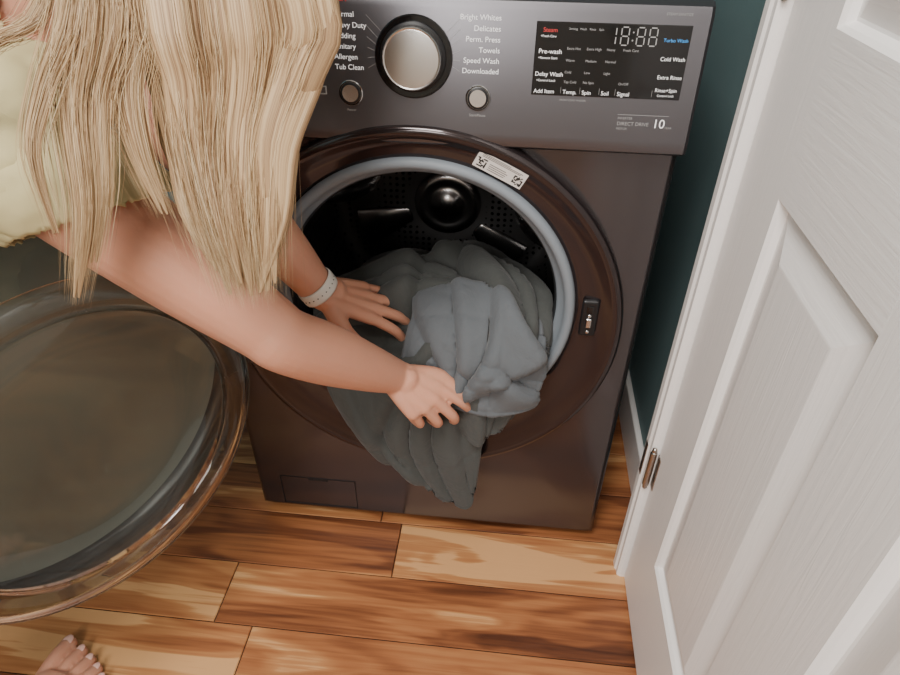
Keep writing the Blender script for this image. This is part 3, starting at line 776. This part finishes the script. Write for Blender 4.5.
# ---- hair: soft tapered locks plus fine strands
Lb=[V3(p) for p in ((-.190,-.263,1.016),(-.182,-.27,.955),(-.176,-.28,.903),(-.160,-.305,.850),(-.136,-.33,.775))]
Rb=[V3(p) for p in ((-.040,-.245,1.018),(-.052,-.25,.971),(-.082,-.265,.907),(-.094,-.285,.84),(-.104,-.305,.762))]
hr=random.Random(11)
def gauss(s): return hr.gauss(0,s)
def root(s,w):
    th=(s-.5)*2.2
    d=(er*-math.sin(th)*1.0+cw*math.cos(th)*.6-ff*(.3+w*4)).normalized()
    return HC+cw*.015+V3((d.x*.088,d.y*.088,d.z*.098))
HG=Geo();huv=[]
def lock(pts,ra,rb,rnd):
    n0=len(HG.v);seg=14
    nr=HG.tube(pts,ra,rb,side=V3((1,.35,0)),seg=seg,sub=4)
    for i in range(nr):
        for k in range(seg):
            a=2*math.pi*k/seg
            huv.append((math.cos(a)*ra[min(len(ra)-1,2)]*60+rnd*9.7,i/nr,math.sin(a)*.08+rnd))
def mass_pts(s,w,ln,j):
    top=Lb[0].lerp(Rb[0],s)+V3((0,w,0));r0=root(s,w)
    pts=[r0,r0.lerp(top,.45)+V3((0,-.025,.05))]
    for i in range(5):
        pts.append(Lb[i].lerp(Rb[i],s)+V3((0,w,0))+j[i])
    pts[-1]=pts[-1]+(pts[-1]-pts[-2])*ln
    return pts
for c in range(70):
    s=(c+.5)/70*1.0+gauss(.02);w=hr.choice((-.016,-.010,-.004,.004,.016,.03))+gauss(.002)
    s=max(.0,min(1,s));j=[V3((gauss(.0016)*(1+i*.4),gauss(.002),0)) for i in range(5)]
    k=hr.uniform(.85,1.35)
    lock(mass_pts(s,w,hr.uniform(-.5,-.05),j),[.010*k,.015*k,.017*k,.017*k,.015*k,.010*k,.0015],[.006,.006,.006,.0055,.005,.0035,.001],hr.random())
locks=[
 ([(-.224,-.285,1.016),(-.244,-.315,.943),(-.246,-.345,.863),(-.276,-.360,.775)],.013),
 ([(-.210,-.282,1.016),(-.228,-.312,.95),(-.232,-.338,.88),(-.252,-.352,.81)],.012),
 ([(-.200,-.275,1.010),(-.206,-.300,.95),(-.200,-.315,.90),(-.186,-.325,.85)],.014),
 ([(-.262,-.290,1.016),(-.300,-.315,.99),(-.345,-.330,.95),(-.365,-.345,.88)],.006),
 ([(-.236,-.288,1.02),(-.262,-.320,.96),(-.276,-.345,.91),(-.276,-.354,.84)],.008)]
for li,(lk,wd) in enumerate(locks):
    base=[V3(p) for p in lk];r0=root(-.1,.01)
    for sg_ in (-.45,.45):
        o=V3((wd*sg_,gauss(.002),0))
        lock([r0,r0.lerp(base[0],.5)+V3((-.01,-.02,.045))]+[b_+o*(1-.2*i) for i,b_ in enumerate(base)],[wd*.7,wd*.8,wd*.75,wd*.7,wd*.5,.001],[wd*.35,wd*.35,wd*.35,wd*.3,wd*.25,.0008],hr.random())
hl=obj('hair_locks',HG.v,HG.f,M_hair,woman,recalc=True)
at=hl.data.attributes.new('hairuv','FLOAT_VECTOR','POINT')
for i,u in enumerate(huv): at.data[i].vector=u
hm=[mat('hair_%d'%i,c,.5,0) for i,c in enumerate((srgb(200,172,132),srgb(180,148,110),srgb(152,120,88),srgb(218,196,160)))]
cu=bpy.data.curves.new('hair_strands','CURVE');cu.dimensions='3D';cu.bevel_depth=1;cu.bevel_resolution=0;cu.resolution_u=1
for m in hm: cu.materials.append(m)
def strand(pts,rad,mi):
    P=crs(pts,4);s=cu.splines.new('POLY');s.points.add(len(P)-1)
    n=len(P)-1
    for i,p in enumerate(P):
        s.points[i].co=(p.x,p.y,p.z,1);t=i/n;s.points[i].radius=rad*(1 if t<.7 else 1-(t-.7)*2.9)
    s.material_index=mi
for c in range(3000):
    s=hr.random();w=hr.uniform(-.024,.03)
    a_,b_=gauss(.004),gauss(.003)
    j=[V3((a_*i*.5,b_*i*.4,0)) for i in range(5)]
    strand(mass_pts(s,w,hr.uniform(-.6,.12),j),.00024,hr.choice((0,0,1,2,3)))
for li,(lk,wd) in enumerate(locks):
    base=[V3(p) for p in lk]
    for k in range((260,200,160,80,110)[li]):
        o=V3((gauss(wd*.8),gauss(.005),gauss(.004)))
        r0=root(-.1+gauss(.08),hr.uniform(-.02,.04))
        pts=[r0,r0.lerp(base[0],.5)+V3((-.01,-.02,.045))]
        for i,p in enumerate(base): pts.append(p+o*(1.35-.25*i)+V3((gauss(.0006),gauss(.0006),0)))
        pts[-1]=pts[-1]+(pts[-1]-pts[-2])*hr.uniform(-.45,.12)
        strand(pts,.00024,hr.choice((0,0,1,3,2)))
for k in range(110):
    s=hr.random()*1.3-.35
    r0=root(s,0);pts=[r0,r0.lerp(Lb[0].lerp(Rb[0],s),.45)+V3((0,-.03,.05))]
    bend=V3((gauss(.012),-abs(gauss(.01)),0))
    for i in range(hr.choice((3,4,5))):
        pts.append(Lb[i].lerp(Rb[i],s)+V3((0,gauss(.01),0))+bend*(i*.35)+V3((gauss(.002),0,0)))
    strand(pts,.0002,hr.choice((0,3,1)))
ho=bpy.data.objects.new('hair_strands',cu);COL.objects.link(ho);ho.parent=woman
g=Geo();g.ell(HC+cw*.024-ff*.012,(.083,.092,.094),MH);obj('hair_cap',g.v,g.f,hm[1],woman)

# ------------------------------------------------------------------ lights
def area(name,loc,tgt,size,power,col):
    l=bpy.data.lights.new(name,'AREA');l.shape='SQUARE';l.size=size;l.energy=power;l.color=col
    o=bpy.data.objects.new(name,l);COL.objects.link(o);o.location=loc
    o.rotation_euler=(V3(tgt)-V3(loc)).to_track_quat('-Z','Y').to_euler();return o
area('ceiling_light',(-.25,-1.15,2.44),(-.25,-1.1,0),.7,50,(1,.965,.92))
area('fill_light',(-.40,-2.3,1.9),(.15,.0,.6),.9,36,(1,.97,.93))  # unseen fill lamp, added to brighten the drum and the white door
w=bpy.data.worlds.new('world');scene.world=w;w.use_nodes=True
w.node_tree.nodes['Background'].inputs[0].default_value=(.8,.75,.7,1);w.node_tree.nodes['Background'].inputs[1].default_value=.3

# ------------------------------------------------------------------ camera
cd=bpy.data.cameras.new('camera');cd.sensor_width=36;cd.lens=642.6/900*36;cd.clip_start=.02
cam=bpy.data.objects.new('camera',cd);COL.objects.link(cam)
Rv=V3((.9945,.1037,.0107));Uv=V3((-.0703,.5914,.8033));Fv=V3((-.077,.7997,-.5955))
mw=Matrix.Identity(4)
for i in range(3):
    mw[i][0]=Rv[i];mw[i][1]=Uv[i];mw[i][2]=-Fv[i]
mw[0][3],mw[1][3],mw[2][3]=.1277,-.836,1.1124
cam.matrix_world=mw
scene.camera=cam
